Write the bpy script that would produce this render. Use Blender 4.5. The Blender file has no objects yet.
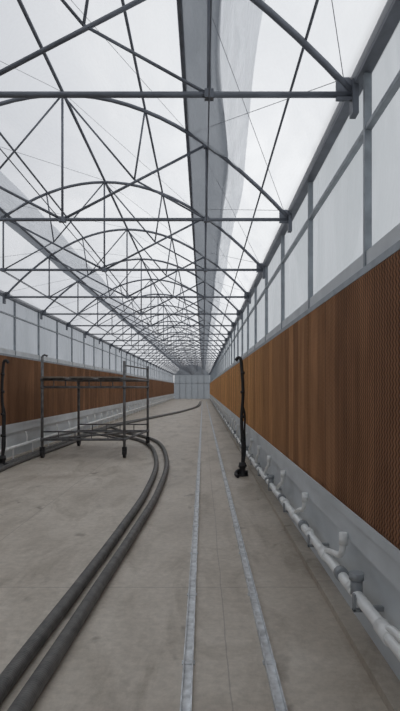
import bpy, bmesh, math, random
from mathutils import Vector, Matrix
random.seed(4)
S = bpy.context.scene
S.view_settings.view_transform = 'Standard'
C = S.collection

# ---------------------------------------------------------------- dimensions
XR, XL = 1.04, -4.34           # side walls
XC, HS = -1.62, 2.62           # arch centre / half span
EYE = 1.6
ZE = EYE + 1.94                # eave
RISE = 1.44
Y0, Y1 = -4.2, 77.0
BAY = 2.55
def arch(x): return ZE + RISE * (1 - ((x - XC) / HS) ** 2)

# ---------------------------------------------------------------- mesh helpers
def tube(bm, a, b, r, n=8, caps=True):
    sweep(bm, [a, b], r, n, caps)
def sweep(bm, pts, r, n=8, caps=True, mi=0):
    pts = [Vector(p) for p in pts]
    rs = r if isinstance(r, (list, tuple)) else [r] * len(pts)
    rings = []; prev = None
    for i, p in enumerate(pts):
        if i == 0: t = pts[1] - p
        elif i == len(pts) - 1: t = p - pts[i - 1]
        else: t = (pts[i + 1] - p).normalized() + (p - pts[i - 1]).normalized()
        t.normalize()
        if prev is None:
            up = Vector((0, 0, 1)) if abs(t.z) < .9 else Vector((1, 0, 0))
            u = t.cross(up).normalized()
        else:
            u = (prev - t * prev.dot(t)).normalized()
        prev = u; v = t.cross(u)
        rings.append([bm.verts.new(p + (u * math.cos(2 * math.pi * k / n) + v * math.sin(2 * math.pi * k / n)) * rs[i]) for k in range(n)])
    for A, B in zip(rings, rings[1:]):
        for k in range(n):
            f = bm.faces.new((A[k], A[(k + 1) % n], B[(k + 1) % n], B[k])); f.smooth = True; f.material_index = mi
    if caps:
        bm.faces.new(rings[0][::-1]).material_index = mi; bm.faces.new(rings[-1]).material_index = mi
def box(bm, x0, x1, y0, y1, z0, z1, mi=0):
    v = [bm.verts.new((x, y, z)) for x in (x0, x1) for y in (y0, y1) for z in (z0, z1)]
    for q in ((0,1,3,2),(4,6,7,5),(0,4,5,1),(2,3,7,6),(0,2,6,4),(1,5,7,3)):
        f = bm.faces.new([v[i] for i in q]); f.material_index = mi
def catmull(P, k=10):
    P = [Vector(p) for p in P]; P = [P[0] * 2 - P[1]] + P + [P[-1] * 2 - P[-2]]
    out = []
    for i in range(1, len(P) - 2):
        for j in range(k):
            t = j / k; a, b, c, d = P[i-1:i+3]
            out.append(.5 * ((2*b) + (c-a)*t + (2*a-5*b+4*c-d)*t*t + (3*b-a-3*c+d)*t**3))
    out.append(P[-2]); return out
def mk(name, bm, mats, parent=None):
    bmesh.ops.recalc_face_normals(bm, faces=bm.faces)
    me = bpy.data.meshes.new(name); bm.to_mesh(me); bm.free()
    for m in (mats if isinstance(mats, (list, tuple)) else [mats]): me.materials.append(m)
    o = bpy.data.objects.new(name, me); C.objects.link(o)
    if parent: o.parent = parent
    return o
def empty(name, loc=(0, 0, 0)):
    e = bpy.data.objects.new(name, None); C.objects.link(e); e.location = loc; e.empty_display_size = .2
    return e

# ---------------------------------------------------------------- materials
def newmat(name):
    m = bpy.data.materials.new(name); m.use_nodes = True
    nt = m.node_tree; nt.nodes.clear()
    out = nt.nodes.new('ShaderNodeOutputMaterial')
    return m, nt, out
def coords(nt, scale=(1, 1, 1), rot=(0, 0, 0)):
    tc = nt.nodes.new('ShaderNodeTexCoord'); mp = nt.nodes.new('ShaderNodeMapping')
    mp.inputs['Scale'].default_value = scale; mp.inputs['Rotation'].default_value = rot
    nt.links.new(tc.outputs['Object'], mp.inputs['Vector']); return mp.outputs[0]
def ramp(nt, fac, stops):
    r = nt.nodes.new('ShaderNodeValToRGB'); e = r.color_ramp.elements
    while len(e) < len(stops): e.new(.5)
    for s, (p, c) in zip(e, stops):
        s.position = p; s.color = (*c, 1) if len(c) == 3 else c
    nt.links.new(fac, r.inputs[0]); return r.outputs[0]
def noise(nt, vec, scale, detail=4, rough=.55, dist=0):
    n = nt.nodes.new('ShaderNodeTexNoise'); n.inputs['Scale'].default_value = scale
    n.inputs['Detail'].default_value = detail; n.inputs['Roughness'].default_value = rough
    n.inputs['Distortion'].default_value = dist
    nt.links.new(vec, n.inputs['Vector']); return n.outputs[0]
def mixc(nt, a, b, fac, mode='MIX'):
    m = nt.nodes.new('ShaderNodeMix'); m.data_type = 'RGBA'; m.blend_type = mode
    for v, i in ((fac, 0), (a, 6), (b, 7)):
        if isinstance(v, (int, float)): m.inputs[i].default_value = v
        elif isinstance(v, tuple): m.inputs[i].default_value = (*v, 1)
        else: nt.links.new(v, m.inputs[i])
    return m.outputs[2]
def math_(nt, op, a, b=0.0, c=0.0):
    m = nt.nodes.new('ShaderNodeMath'); m.operation = op
    for i, v in enumerate((a, b, c)):
        if isinstance(v, (int, float)): m.inputs[i].default_value = v
        else: nt.links.new(v, m.inputs[i])
    return m.outputs[0]
def principled(name, col, rough=.5, metal=0, nscale=0, namt=.3, bump=0, vscale=(1,1,1)):
    m, nt, out = newmat(name)
    p = nt.nodes.new('ShaderNodeBsdfPrincipled'); nt.links.new(p.outputs[0], out.inputs[0])
    p.inputs['Roughness'].default_value = rough; p.inputs['Metallic'].default_value = metal
    p.inputs['Base Color'].default_value = (*col, 1)
    if nscale:
        n = noise(nt, coords(nt, vscale), nscale, 6)
        c = ramp(nt, n, [(.3, tuple(x * (1 - namt) for x in col)), (.7, tuple(min(1, x * (1 + namt)) for x in col))])
        nt.links.new(c, p.inputs['Base Color'])
        if bump:
            b = nt.nodes.new('ShaderNodeBump'); b.inputs['Strength'].default_value = bump; b.inputs['Distance'].default_value = .01
            nt.links.new(n, b.inputs['Height']); nt.links.new(b.outputs[0], p.inputs['Normal'])
    return m

STEEL = principled('galvanised_tube', (.16, .175, .205), .5, .3, 6, .2)
STEEL_L = principled('galvanised_profile', (.30, .33, .36), .45, .4, 8, .2)
RAIL = principled('rail_zinc', (.62, .64, .66), .45, .3, 12, .35)
PVC = principled('white_pvc', (.86, .87, .86), .35, 0, 9, .08)
FLASH = principled('pale_flashing', (.62, .65, .67), .5, 0, 3, .12)
PVCG = principled('grey_pvc', (.30, .32, .34), .45)
LOWER = principled('lower_wall_panel', (.62, .655, .68), .55, 0, 2.5, .16, .1, (1, .5, 1))
RUBBER = principled('black_rubber', (.018, .018, .02), .55, 0, 20, .3)
RUST = principled('scaffold_steel', (.16, .16, .165), .6, .3, 10, .4)
PLANK = principled('plank_wood', (.22, .19, .16), .8, 0, 6, .3, .2, (1, 6, 1))

def film(name, trans, col, vs, lo, hi, scale=1.0, tr=.8, seam=0, dark=.86):
    """thin plastic sheet: part clear, part diffusing, with optional cross seams"""
    m, nt, out = newmat(name)
    n = noise(nt, coords(nt, vs), scale, 6, .6, .8)
    f = ramp(nt, n, [(.35, (lo,) * 3), (.65, (hi,) * 3)])
    if seam:
        sp = nt.nodes.new('ShaderNodeSeparateXYZ'); nt.links.new(coords(nt), sp.inputs[0])
        s = math_(nt, 'LESS_THAN', math_(nt, 'PINGPONG', sp.outputs[1], seam), .012)
        f = math_(nt, 'MAXIMUM', f, math_(nt, 'MULTIPLY', s, .95))
    cc = ramp(nt, n, [(.3, tuple(x * dark for x in col)), (.7, col)])
    t = nt.nodes.new('ShaderNodeBsdfTransparent'); t.inputs[0].default_value = (*trans, 1)
    d = nt.nodes.new('ShaderNodeBsdfDiffuse'); nt.links.new(cc, d.inputs[0])
    tl = nt.nodes.new('ShaderNodeBsdfTranslucent'); nt.links.new(cc, tl.inputs[0])
    a = nt.nodes.new('ShaderNodeMixShader'); a.inputs[0].default_value = tr
    nt.links.new(d.outputs[0], a.inputs[1]); nt.links.new(tl.outputs[0], a.inputs[2])
    b = nt.nodes.new('ShaderNodeMixShader')
    nt.links.new(f, b.inputs[0]); nt.links.new(t.outputs[0], b.inputs[1]); nt.links.new(a.outputs[0], b.inputs[2])
    nt.links.new(b.outputs[0], out.inputs[0]); return m
ROOF = film('roof_film', (1, 1, 1), (.85, .87, .89), (1, .35, 1), .30, .68, 1.1, .85)
BAND = film('vent_curtain', (.42, .44, .47), (.31, .33, .355), (3, .8, 3), .72, .96, 3)
BAND2 = film('vent_film_fold', (.92, .93, .95), (.74, .76, .78), (8, .6, 8), .50, .85, 2, .8, 0, .92)
POLY = film('polycarbonate', (.68, .70, .73), (.65, .685, .71), (1, .8, .3), .62, .95, 1.8, .85, 1.2)

# floor concrete
FLOOR, nt, out = newmat('concrete_floor')
p = nt.nodes.new('ShaderNodeBsdfPrincipled'); nt.links.new(p.outputs[0], out.inputs[0])
co = coords(nt)
n1 = noise(nt, co, .9, 8, .62, .5); n2 = noise(nt, co, 16, 8, .75); n3 = noise(nt, coords(nt, (1, .35, 1)), 2.2, 6, .65, 1)
c1 = ramp(nt, n1, [(.3, (.47, .415, .35)), (.5, (.57, .515, .445)), (.7, (.66, .605, .535))])
c2 = ramp(nt, n2, [(.3, (.74, .74, .74)), (.7, (1.12, 1.12, 1.12))])
c = mixc(nt, c1, c2, .85, 'MULTIPLY')
c3 = ramp(nt, n3, [(.33, (.68, .66, .63)), (.52, (1, 1, 1))])
c = mixc(nt, c, c3, .8, 'MULTIPLY')
n4 = noise(nt, coords(nt, (1, .7, 1)), 3.6, 3, .5, .4)
c = mixc(nt, c, ramp(nt, n4, [(.26, (.5, .49, .48)), (.34, (1, 1, 1))]), .8, 'MULTIPLY')
sp = nt.nodes.new('ShaderNodeSeparateXYZ'); nt.links.new(co, sp.inputs[0])
wob = math_(nt, 'MULTIPLY', n1, .05)
jy = math_(nt, 'LESS_THAN', math_(nt, 'PINGPONG', math_(nt, 'ADD', sp.outputs[1], wob), 2.1), .007)
jx = math_(nt, 'LESS_THAN', math_(nt, 'ABSOLUTE', math_(nt, 'SUBTRACT', math_(nt, 'ADD', sp.outputs[0], wob), .17)), .004)
jx2 = math_(nt, 'LESS_THAN', math_(nt, 'ABSOLUTE', math_(nt, 'ADD', math_(nt, 'ADD', sp.outputs[0], wob), 2.1)), .005)
j = math_(nt, 'MAXIMUM', math_(nt, 'MAXIMUM', jy, jx), jx2)
c = mixc(nt, c, (.22, .20, .18), math_(nt, 'MULTIPLY', j, .45))
# darker strip along the drain on the right
xdark = nt.nodes.new('ShaderNodeMapRange'); xdark.inputs['From Min'].default_value = .62; xdark.inputs['From Max'].default_value = .85
nt.links.new(math_(nt, 'ADD', sp.outputs[0], math_(nt, 'MULTIPLY', n3, .15)), xdark.inputs[0])
c = mixc(nt, c, ramp(nt, xdark.outputs[0], [(0, (1, 1, 1)), (1, (.84, .82, .80))]), 1, 'MULTIPLY')
nt.links.new(c, p.inputs['Base Color'])
nt.links.new(ramp(nt, n1, [(.3, (.45,) * 3), (.7, (.7,) * 3)]), p.inputs['Roughness'])
b = nt.nodes.new('ShaderNodeBump'); b.inputs['Strength'].default_value = .3; b.inputs['Distance'].default_value = .01
nt.links.new(n2, b.inputs['Height']); nt.links.new(b.outputs[0], p.inputs['Normal'])

# cellulose cooling pad (fluted kraft paper)
def padmat(name, tint, fargain):
    m, nt, out = newmat(name)
    p = nt.nodes.new('ShaderNodeBsdfPrincipled'); nt.links.new(p.outputs[0], out.inputs[0])
    p.inputs['Roughness'].default_value = .85
    p.inputs['Specular IOR Level'].default_value = .15
    co = coords(nt); sp = nt.nodes.new('ShaderNodeSeparateXYZ'); nt.links.new(co, sp.inputs[0])
    y, z = sp.outputs[1], sp.outputs[2]
    zig = math_(nt, 'PINGPONG', z, .020)                 # chevron offset of the flutes
    s = math_(nt, 'ADD', y, math_(nt, 'MULTIPLY', zig, .9))
    w = math_(nt, 'SINE', math_(nt, 'MULTIPLY', s, 2 * math.pi / .042))
    h = math_(nt, 'MULTIPLY_ADD', w, .5, .5)
    nn = noise(nt, coords(nt, (1, 1, .25)), 5, 6, .65)
    c = ramp(nt, h, [(.0, tuple(x * .42 for x in tint)), (.4, tuple(x * .85 for x in tint)), (1, tuple(x * 1.28 for x in tint))])
    # sheet-to-sheet variation every 0.3 m
    cellid = math_(nt, 'FLOOR', math_(nt, 'DIVIDE', y, .3))
    wn = nt.nodes.new('ShaderNodeTexWhiteNoise'); wn.noise_dimensions = '1D'; nt.links.new(cellid, wn.inputs['W'])
    c = mixc(nt, c, ramp(nt, wn.outputs[0], [(0, (.70, .68, .66)), (1, (1.18, 1.18, 1.14))]), 1, 'MULTIPLY')
    c = mixc(nt, c, ramp(nt, nn, [(.3, (.7, .68, .66)), (.7, (1.15, 1.15, 1.15))]), 1, 'MULTIPLY')
    # grazing-view change painted into the colour: brighter and yellower down the house
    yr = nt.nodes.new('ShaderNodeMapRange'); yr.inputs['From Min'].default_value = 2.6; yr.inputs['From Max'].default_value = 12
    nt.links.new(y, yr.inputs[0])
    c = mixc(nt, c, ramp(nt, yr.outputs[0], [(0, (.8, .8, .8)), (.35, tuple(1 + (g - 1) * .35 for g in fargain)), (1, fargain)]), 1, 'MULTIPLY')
    seam = math_(nt, 'LESS_THAN', math_(nt, 'PINGPONG', y, .3), .004)
    c = mixc(nt, c, (.03, .018, .012), math_(nt, 'MULTIPLY', seam, .7))
    nt.links.new(c, p.inputs['Base Color'])
    b = nt.nodes.new('ShaderNodeBump'); b.inputs['Strength'].default_value = .6; b.inputs['Distance'].default_value = .01
    nt.links.new(h, b.inputs['Height']); nt.links.new(b.outputs[0], p.inputs['Normal'])
    return m
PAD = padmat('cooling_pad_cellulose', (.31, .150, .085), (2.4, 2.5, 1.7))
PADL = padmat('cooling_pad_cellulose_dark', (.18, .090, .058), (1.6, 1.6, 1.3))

# ribbed grey hose
HOSE, nt, out = newmat('ribbed_hose')
p = nt.nodes.new('ShaderNodeBsdfPrincipled'); nt.links.new(p.outputs[0], out.inputs[0]); p.inputs['Roughness'].default_value = .6
n = noise(nt, coords(nt), 9, 6, .7)
nt.links.new(ramp(nt, n, [(.3, (.065, .065, .065)), (.7, (.18, .175, .165))]), p.inputs['Base Color'])
w = nt.nodes.new('ShaderNodeTexWave'); w.bands_direction = 'Y'; w.inputs['Scale'].default_value = 20
nt.links.new(coords(nt), w.inputs[0])
b = nt.nodes.new('ShaderNodeBump'); b.inputs['Strength'].default_value = .25; b.inputs['Distance'].default_value = .006
nt.links.new(w.outputs[1], b.inputs['Height']); nt.links.new(b.outputs[0], p.inputs['Normal'])

# ---------------------------------------------------------------- shell
bm = bmesh.new(); box(bm, XL - .1, XR + .1, Y0 - .1, Y1 + .1, -.12, 0)
mk('floor', bm, FLOOR)

bm = bmesh.new()   # roof film: arched sheet
xs = [XC - HS + 2 * HS * i / 40 for i in range(41)]
rows = [[bm.verts.new((x, y, arch(x) + .07)) for x in xs] for y in [Y0 + (Y1 - Y0) * j / 40 for j in range(41)]]
for A, B in zip(rows, rows[1:]):
    for i in range(40):
        f = bm.faces.new((A[i], A[i+1], B[i+1], B[i])); f.smooth = True
mk('ceiling', bm, ROOF)

def side_wall(name, x, sgn):
    """sgn=+1: wall to the right (interior at smaller x)"""
    bm = bmesh.new()
    inn = lambda d: x - sgn * d
    def bx(d0, d1, *r, mi=0):
        a, b_ = sorted((inn(d0), inn(d1))); box(bm, a, b_, *r, mi)
    bx(-.06, 0, Y0, Y1, 0, .78, mi=1)                         # lower panel
    v = [bm.verts.new((inn(-.025), yy, zz)) for yy, zz in ((Y0, .78), (Y1, .78), (Y1, ZE + .10), (Y0, ZE + .10))]
    bm.faces.new(v).material_index = 0                        # polycarbonate sheet
    bx(-.02, .05, Y0, Y1, 2.30, 2.345, mi=2)                  # rail on top of pads
    bx(-.02, .015, Y0, Y1, 2.345, 2.46, mi=3)                 # pale flashing
    bx(-.02, .02, Y0, Y1, 3.22, 3.25, mi=2)                   # mid rail
    bx(-.03, .05, Y0, Y1, ZE + .05, ZE + .14, mi=4)           # eave gutter
    bx(.001, .075, Y0, Y1, .60, .78, mi=1)                    # pad water gutter
    bx(.070, .085, Y0, Y1, .74, .80, mi=1)
    bx(0, .12, Y0, Y1, 0, .05, mi=5)                          # concrete kerb
    y = 3.28 - 1.74 * 4
    while y < Y1:
        if y > Y0: bx(-.02, .025, y - .016, y + .016, 2.345, ZE + .04, mi=2)
        y += 1.74
    return mk(name, bm, [POLY, LOWER, STEEL_L, FLASH, STEEL, FLOOR])
side_wall('wall_right', XR, 1)
side_wall('wall_left', XL, -1)

def end_wall(name, y, k):
    bm = bmesh.new()
    vs = [bm.verts.new((XL, y, 0)), bm.verts.new((XR, y, 0))] + [bm.verts.new((x, y, arch(x) + .06)) for x in xs[::-1]]
    f = bm.faces.new(vs)
    for x in [XL + i * (XR - XL) / 6 for i in range(1, 6)]:
        box(bm, x - .03, x + .03, y - .03, y + .03, 0, ZE, 1)
    for z in (2.3, ZE): box(bm, XL, XR, y - .03, y + .03, z - .03, z + .03, 1)
    mk(name, bm, [k, STEEL_L])
ENDP = film('end_panel', (.4, .43, .46), (.32, .345, .37), (1, 1, 1), .9, 1, 1.0, .8)
end_wall('wall_back', Y1, ENDP); end_wall('wall_front', Y0, POLY)

# ---------------------------------------------------------------- cooling pads
def pad(sgn, x, mat):
    bm = bmesh.new()
    y = Y0 + .1
    while y < Y1 - .1:                                           # individual 0.6 m pads
        e = min(y + .597, Y1 - .1); j = random.uniform(0, .004)
        a, b_ = sorted((x - sgn * .001, x - sgn * (.048 + j)))
        box(bm, a, b_, y, e, .782, 2.298); y += .6
    mk('cooling_pad', bm, mat)
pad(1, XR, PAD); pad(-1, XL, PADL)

# ---------------------------------------------------------------- trusses
bm = bmesh.new()
def P(u, z=None): return (XC + u, 0, arch(XC + u) if z is None else z)
sweep(bm, [P(-HS + 2 * HS * i / 28) for i in range(29)], .023)
tube(bm, (XC - HS, 0, ZE), (XC + HS, 0, ZE), .020)
tube(bm, P(0, ZE), P(0), .014)
for s in (-1, 1):
    tube(bm, P(0, ZE), P(1.66 * s), .016)
    tube(bm, P(1.66 * s, ZE), P(1.66 * s), .014)
    tube(bm, P(0), P(.83 * s, ZE + .46), .011)
    tube(bm, P(.83 * s, ZE + .46), P(.95 * s), .011)
    tube(bm, P(.83 * s, ZE + .46), P(1.66 * s, ZE), .011)
    x = XC + s * (HS - .02)
    a, b_ = sorted((x, x - s * .10)); box(bm, a, b_, -.01, .01, ZE - .04, ZE + .11)
    a, b_ = sorted((x, x + s * .04)); box(bm, a, b_, -.04, .04, ZE - .14, ZE + .1)
    q = P(1.66 * s, ZE); box(bm, q[0] - .03, q[0] + .03, -.026, .026, ZE - .028, ZE + .028)
    q = P(1.66 * s); box(bm, q[0] - .035, q[0] + .035, -.026, .026, q[2] - .04, q[2] + .02)
q = P(0, ZE); box(bm, q[0] - .04, q[0] + .04, -.026, .026, ZE - .03, ZE + .03)
me = None
y = 3.44 - 2 * BAY
while y < Y1 - .3:
    if me is None:
        o = mk('greenhouse_roof_truss', bm, STEEL); me = o.data
    else:
        o = bpy.data.objects.new('greenhouse_roof_truss', me); C.objects.link(o)
    o.location.y = y; y += BAY

# lengthwise purlins, bracing wires, and the vent curtains carried on them
bm = bmesh.new()
for u, r in ((0, .020), (.95, .014), (1.44, .024), (-.95, .014), (-1.62, .022), (2.3, .010), (-2.3, .010)):
    x = XC + u; tube(bm, (x, Y0, arch(x) + .035), (x, Y1, arch(x) + .035), r)
for x in (XC - 1.66, XC, XC + 1.66):
    tube(bm, (x, Y0, ZE - .03), (x, Y1, ZE - .03), .005, 6)
y = 3.44 - 2 * BAY
while y < Y1 - BAY - .5:
    for (ua, ub) in ((2.55, 1.5), (1.5, 2.55), (-2.55, -1.5), (0, 1.4), (-1.4, 0)):
        tube(bm, (XC + ua, y, arch(XC + ua) + .03), (XC + ub, y + BAY, arch(XC + ub) + .03), .0022, 4)
    y += BAY
purl = mk('roof_purlins', bm, STEEL)

def strip(name, f0, f1, mat, drop, wav, seed):
    rnd = random.Random(seed); bm = bmesh.new(); prev = None
    n = 12; y = Y0 + .05
    a1, a2, a3 = (rnd.uniform(0, 6) for _ in range(3))
    while y <= Y1 - .05:
        wv = wav * (math.sin(1.3 * y + a1) + .5 * math.sin(3.1 * y + a2))      # gentle billowing edge
        row = []
        u0, u1 = f0(y), f1(y)
        for i in range(n + 1):
            t = i / n; u = u0 + (u1 - u0) * t + wv * t ** 3
            x = XC + u
            row.append(bm.verts.new((x, y, arch(x) + .03 - drop * math.sin(math.pi * t) + .010 * math.sin(2.2 * y + a3 + 7 * t))))
        if prev:
            for i in range(n):
                f = bm.faces.new((prev[i], prev[i+1], row[i+1], row[i])); f.smooth = True
        prev = row; y += .12
    mk(name, bm, mat, purl)
def ease(y, a, b, y0=4.2, y1=6.5):
    t = max(0, min(1, (y - y0) / (y1 - y0))); return a + (b - a) * t * t * (3 - 2 * t)
K = lambda c: (lambda y: c)
strip('vent_curtain_right', K(1.45), lambda y: ease(y, 1.76, 1.93), BAND, .06, .008, 1)
strip('vent_flap_right', lambda y: ease(y, 1.72, 1.88), lambda y: ease(y, 2.04, 2.10), BAND2, .02, .012, 2)
strip('vent_curtain_left', K(-1.62), K(-1.72), BAND, .03, .006, 3)
strip('vent_flap_left', K(-1.61), K(-1.24), BAND2, .03, .012, 4)

# ---------------------------------------------------------------- floor rails
def rail(x):
    bm = bmesh.new()
    box(bm, x - .029, x + .029, -3.5, 60, .001, .005)
    for d in (-.029, .022): box(bm, x + d, x + d + .007, -3.5, 60, .005, .030)
    y = -3
    while y < 60:
        box(bm, x - .038, x + .038, y, y + .04, .001, .009)
        for d in (-.034, .034): tube(bm, (x + d, y + .02, .009), (x + d, y + .02, .014), .003, 6)
        y += 1.0
    mk('floor_track_rail', bm, RAIL)
rail(-.085); rail(.385)

# ---------------------------------------------------------------- drain pipe on right
PX = XR - .125
def pz(y): return .26 + .13 * max(0, min(1, (9 - y) / 7.0))
bm = bmesh.new()
sweep(bm, [(PX, y, pz(y)) for y in [Y0 + .3, 0, 2, 4, 6, 9, 30, Y1 - .3]], .034, 14)
y = -2.6
while y < 60:
    z = pz(y)
    sweep(bm, [(PX, y - .07, z), (PX, y + .07, z)], .042, 14)                 # coupling / tee
    pts = catmull([(XR - .11, y - .45, .63), (XR - .115, y - .45, .53), (XR - .12, y - .40, .475), (XR - .12, y - .28, .45), (PX, y - .08, z + .05), (PX, y - .02, z + .01)], 6)
    sweep(bm, pts, .020, 10)
    sweep(bm, [(XR - .11, y - .45, .64), (XR - .11, y - .45, .56)], .028, 12)
    sweep(bm, [(PX, y + .55, z), (PX, y + .60, z)], .040, 14)
    y += 1.30
y = -2.2
while y < 60:
    z = pz(y)
    box(bm, PX - .012, XR - .002, y - .015, y + .015, z - .055, z - .03, 1)
    box(bm, PX - .05, PX - .036, y - .015, y + .015, z - .055, z + .04, 1)
    box(bm, PX - .05, PX + .05, y - .015, y + .015, z - .06, z - .045, 1)
    sweep(bm, [(PX, y + .40, z), (PX, y + .47, z)], .046, 12, True, 1)
    y += 1.30
y = 3.1
while y < 50:
    sweep(bm, [(PX, y, pz(y)), (PX, y, pz(y) + .10)], .036, 12, True, 1)       # grey inspection stub
    sweep(bm, [(PX, y, pz(y) + .09), (PX, y, pz(y) + .13)], .045, 12, True, 1); y += 3.9
mk('drain_pipe', bm, [PVC, PVCG])

# left drain pipe
bm = bmesh.new(); XP = XL + .175
tube(bm, (XP, Y0 + .3, .3), (XP, Y1 - .3, .3), .034, 12)
y = -2
while y < 60:
    tube(bm, (XP, y - .06, .3), (XP, y + .06, .3), .042, 12)
    sweep(bm, [(XP, y, .3), (XP, y, .45), (XP - .03, y, .58)], .02, 8)
    box(bm, XP - .012, XP + .012, y + .4, y + .43, .001, .27)
    y += 1.3
mk('drain_pipe', bm, PVC)

# ---------------------------------------------------------------- hoses on the floor
def hose(pts, r=.045, name='floor_hose'):
    bm = bmesh.new(); sweep(bm, catmull([(x, y, r) for x, y in pts], 14), r, 14); mk(name, bm, HOSE)
hose([(-1.3, -1.5), (-1.14, 1), (-1.08, 2.0), (-1.05, 2.6), (-1.02, 3.2), (-.97, 4.1), (-.90, 5.7), (-.85, 7.8), (-.95, 10.6), (-1.35, 13.6), (-1.95, 15.6), (-3.0, 17.4), (-3.75, 19.2)], .048)
hose([(-1.02, -1.5), (-.93, 1), (-.91, 2.0), (-.88, 2.6), (-.85, 3.2), (-.81, 4.1), (-.735, 5.7), (-.67, 7.8), (-.75, 10.8), (-1.15, 14.2), (-1.75, 16.3), (-2.8, 18.4), (-3.6, 20.6)], .048)
hose([(-3.9, 4), (-4.0, 8), (-4.03, 11), (-4.0, 15), (-4.0, 19), (-3.75, 22.4), (-2.85, 27), (-1.6, 34), (-.55, 44), (-.35, 60)], .045)
hose([(-3.75, 4), (-3.8, 8), (-3.88, 11), (-3.75, 15), (-3.82, 18.3), (-3.5, 22.2), (-2.55, 27.5), (-1.3, 35), (-.35, 45), (-.22, 60)], .045)

# ---------------------------------------------------------------- rolling scaffold
sc = empty('rolling_scaffold')
bm = bmesh.new()
NL, NR, FL, FR = (-3.68, 11.9), (-1.80, 11.9), (-3.42, 14.3), (-1.52, 14.3)
for (x, y), h in ((NL, 2.32), (NR, 2.22), (FL, 1.78), (FR, 2.2)):
    tube(bm, (x, y, .2), (x, y, h), .032, 10)
    for z in (.42, 1.62, 1.80): tube(bm, (x, y, z - .04), (x, y, z + .04), .042, 10)
def at(p, z): return (p[0], p[1], z)
for z, r in ((.42, .028), (1.62, .026), (1.80, .028)):
    for a, b_ in ((NL, NR), (FL, FR), (NL, FL), (NR, FR)): tube(bm, at(a, z), at(b_, z), r)
tube(bm, at(NL, .42), at(FR, .42), .022); tube(bm, at(NR, .42), at(FL, .42), .022)
for a, b_ in ((NL, NR), (FL, FR)):                        # lower ladder beam and uprights
    tube(bm, at(a, .60), at(b_, .60), .018)
    for i in range(1, 5):
        q = Vector(at(a, .42)).lerp(Vector(at(b_, .42)), i / 5); tube(bm, q, q + Vector((0, 0, .18)), .012)
for a, b_ in ((NR, FR),):
    tube(bm, at(a, 2.12), at(b_, 2.12), .018)
for i in range(1, 7):
    t = i / 7; a = Vector(at(NL, 1.62)).lerp(Vector(at(NR, 1.62)), t); tube(bm, a, a + Vector((0, 0, .18)), .012)
sweep(bm, [at(NL, 2.32), (NL[0] + .05, NL[1], 2.36), (NL[0] + .12, NL[1], 2.33)], .022)
mk('frame', bm, RUST, sc)
bm = bmesh.new()
for i in range(3):
    x0 = -3.66 + .63 * i
    v = [bm.verts.new(q) for q in ((x0, 11.75, 1.825), (x0 + .5, 11.75, 1.825), (x0 + .76, 14.45, 1.825), (x0 + .26, 14.45, 1.825), (x0, 11.75, 1.86), (x0 + .5, 11.75, 1.86), (x0 + .76, 14.45, 1.86), (x0 + .26, 14.45, 1.86))]
    for q in ((0,1,2,3),(4,5,6,7),(0,1,5,4),(1,2,6,5),(2,3,7,6),(3,0,4,7)): bm.faces.new([v[k] for k in q])
mk('planks', bm, PLANK, sc)
bm = bmesh.new()
for x, y in (NL, NR, FL, FR):
    tube(bm, (x - .03, y + .03, .1), (x + .03, y + .03, .1), .1, 18)
    box(bm, x - .05, x - .036, y - .03, y + .06, .08, .24); box(bm, x + .036, x + .05, y - .03, y + .06, .08, .24)
    box(bm, x - .05, x + .05, y - .04, y + .06, .22, .25)
mk('castors', bm, RUBBER, sc)

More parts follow.
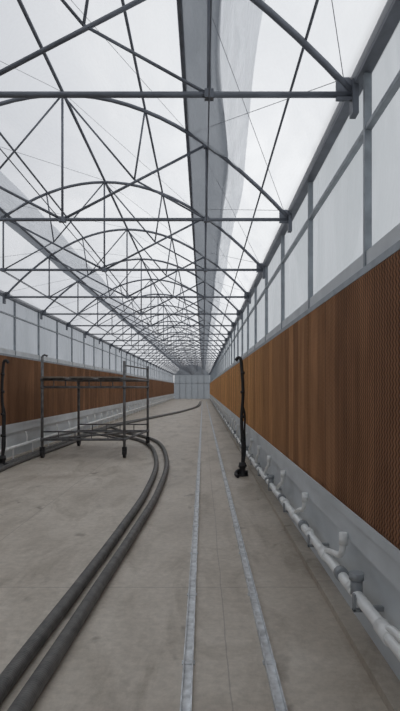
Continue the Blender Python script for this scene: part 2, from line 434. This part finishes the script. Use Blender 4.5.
# ---------------------------------------------------------------- black riser hoses
def riser(x, y, d):
    e = empty('water_riser_hose', (x, y, 0))
    bm = bmesh.new()
    pts = catmull([(0, 0, .12), (.01, 0, .5), (-.015 * d, .01, 1.0), (.012 * d, 0, 1.5), (-.01 * d, 0, 1.95), (-.03 * d, 0, 2.12), (-.08 * d, 0, 2.15), (-.12 * d, 0, 2.10)], 8)
    sweep(bm, pts, .030, 12)
    sweep(bm, catmull([(.0, 0, 1.30), (.045, .01, 1.1), (.04, .02, .8), (.05, 0, .45), (.02, -.02, .2)], 8), .018, 8)
    for z in (.62, 1.05, 1.5, 1.85): sweep(bm, [(0.004, 0, z), (0.004, 0, z + .05)], .040, 12)
    mk('hose', bm, RUBBER, e)
    bm = bmesh.new()
    sweep(bm, [(0, 0, .001), (0, 0, .02), (0, 0, .021), (0, 0, .14), (0, 0, .16), (0, 0, .24)], [.11, .11, .06, .055, .075, .06], 16)
    sweep(bm, catmull([(0, 0, .1), (-.09, -.05, .09), (-.13, -.16, .05), (-.10, -.28, .035)], 6), .032, 10)
    tube(bm, (.0, 0, .18), (.0, -.13, .20), .016); tube(bm, (-.07, -.13, .20), (.07, -.13, .20), .012)
    tube(bm, (-.1, .02, .05), (.1, .02, .05), .045, 12)
    mk('valve_base', bm, RUBBER, e)
riser(.72, 9.5, 1); riser(-4.03, 10.45, -1)

# ---------------------------------------------------------------- sky
W = bpy.data.worlds.new('overcast'); S.world = W; W.use_nodes = True
nt = W.node_tree; nt.nodes.clear()
out = nt.nodes.new('ShaderNodeOutputWorld'); bg = nt.nodes.new('ShaderNodeBackground')
tc = nt.nodes.new('ShaderNodeTexCoord'); mp = nt.nodes.new('ShaderNodeMapping'); mp.inputs['Scale'].default_value = (1, 1, 1.6)
nt.links.new(tc.outputs['Generated'], mp.inputs[0])
n = noise(nt, mp.outputs[0], 1.6, 4, .45, .3)
cl = ramp(nt, n, [(.30, (.70, .72, .75)), (.5, (.84, .85, .87)), (.68, (.95, .955, .96))])
sp = nt.nodes.new('ShaderNodeSeparateXYZ'); nt.links.new(tc.outputs['Generated'], sp.inputs[0])
g = ramp(nt, math_(nt, 'MULTIPLY_ADD', sp.outputs[0], .5, .5), [(.25, (.60, .61, .635)), (.55, (1.0, 1.0, 1.0))])
cl = mixc(nt, cl, g, 1, 'MULTIPLY')
lo = ramp(nt, math_(nt, 'MULTIPLY_ADD', sp.outputs[2], .5, .5), [(.47, (.5, .49, .47)), (.52, (1, 1, 1))])
cl = mixc(nt, cl, lo, 1, 'MULTIPLY')
nt.links.new(cl, bg.inputs[0]); bg.inputs[1].default_value = 1.18
nt.links.new(bg.outputs[0], out.inputs[0])

# ---------------------------------------------------------------- camera
cd = bpy.data.cameras.new('camera'); cam = bpy.data.objects.new('camera', cd); C.objects.link(cam)
cd.sensor_fit = 'VERTICAL'; cd.sensor_height = 36; cd.sensor_width = 36; cd.lens = 36 * 520 / 711
cd.shift_y = 32.5 / 711; cd.shift_x = -3 / 711; cd.clip_start = .05; cd.clip_end = 300
cam.location = (0, 0, EYE); cam.rotation_euler = (math.radians(90), 0, 0)
S.camera = cam
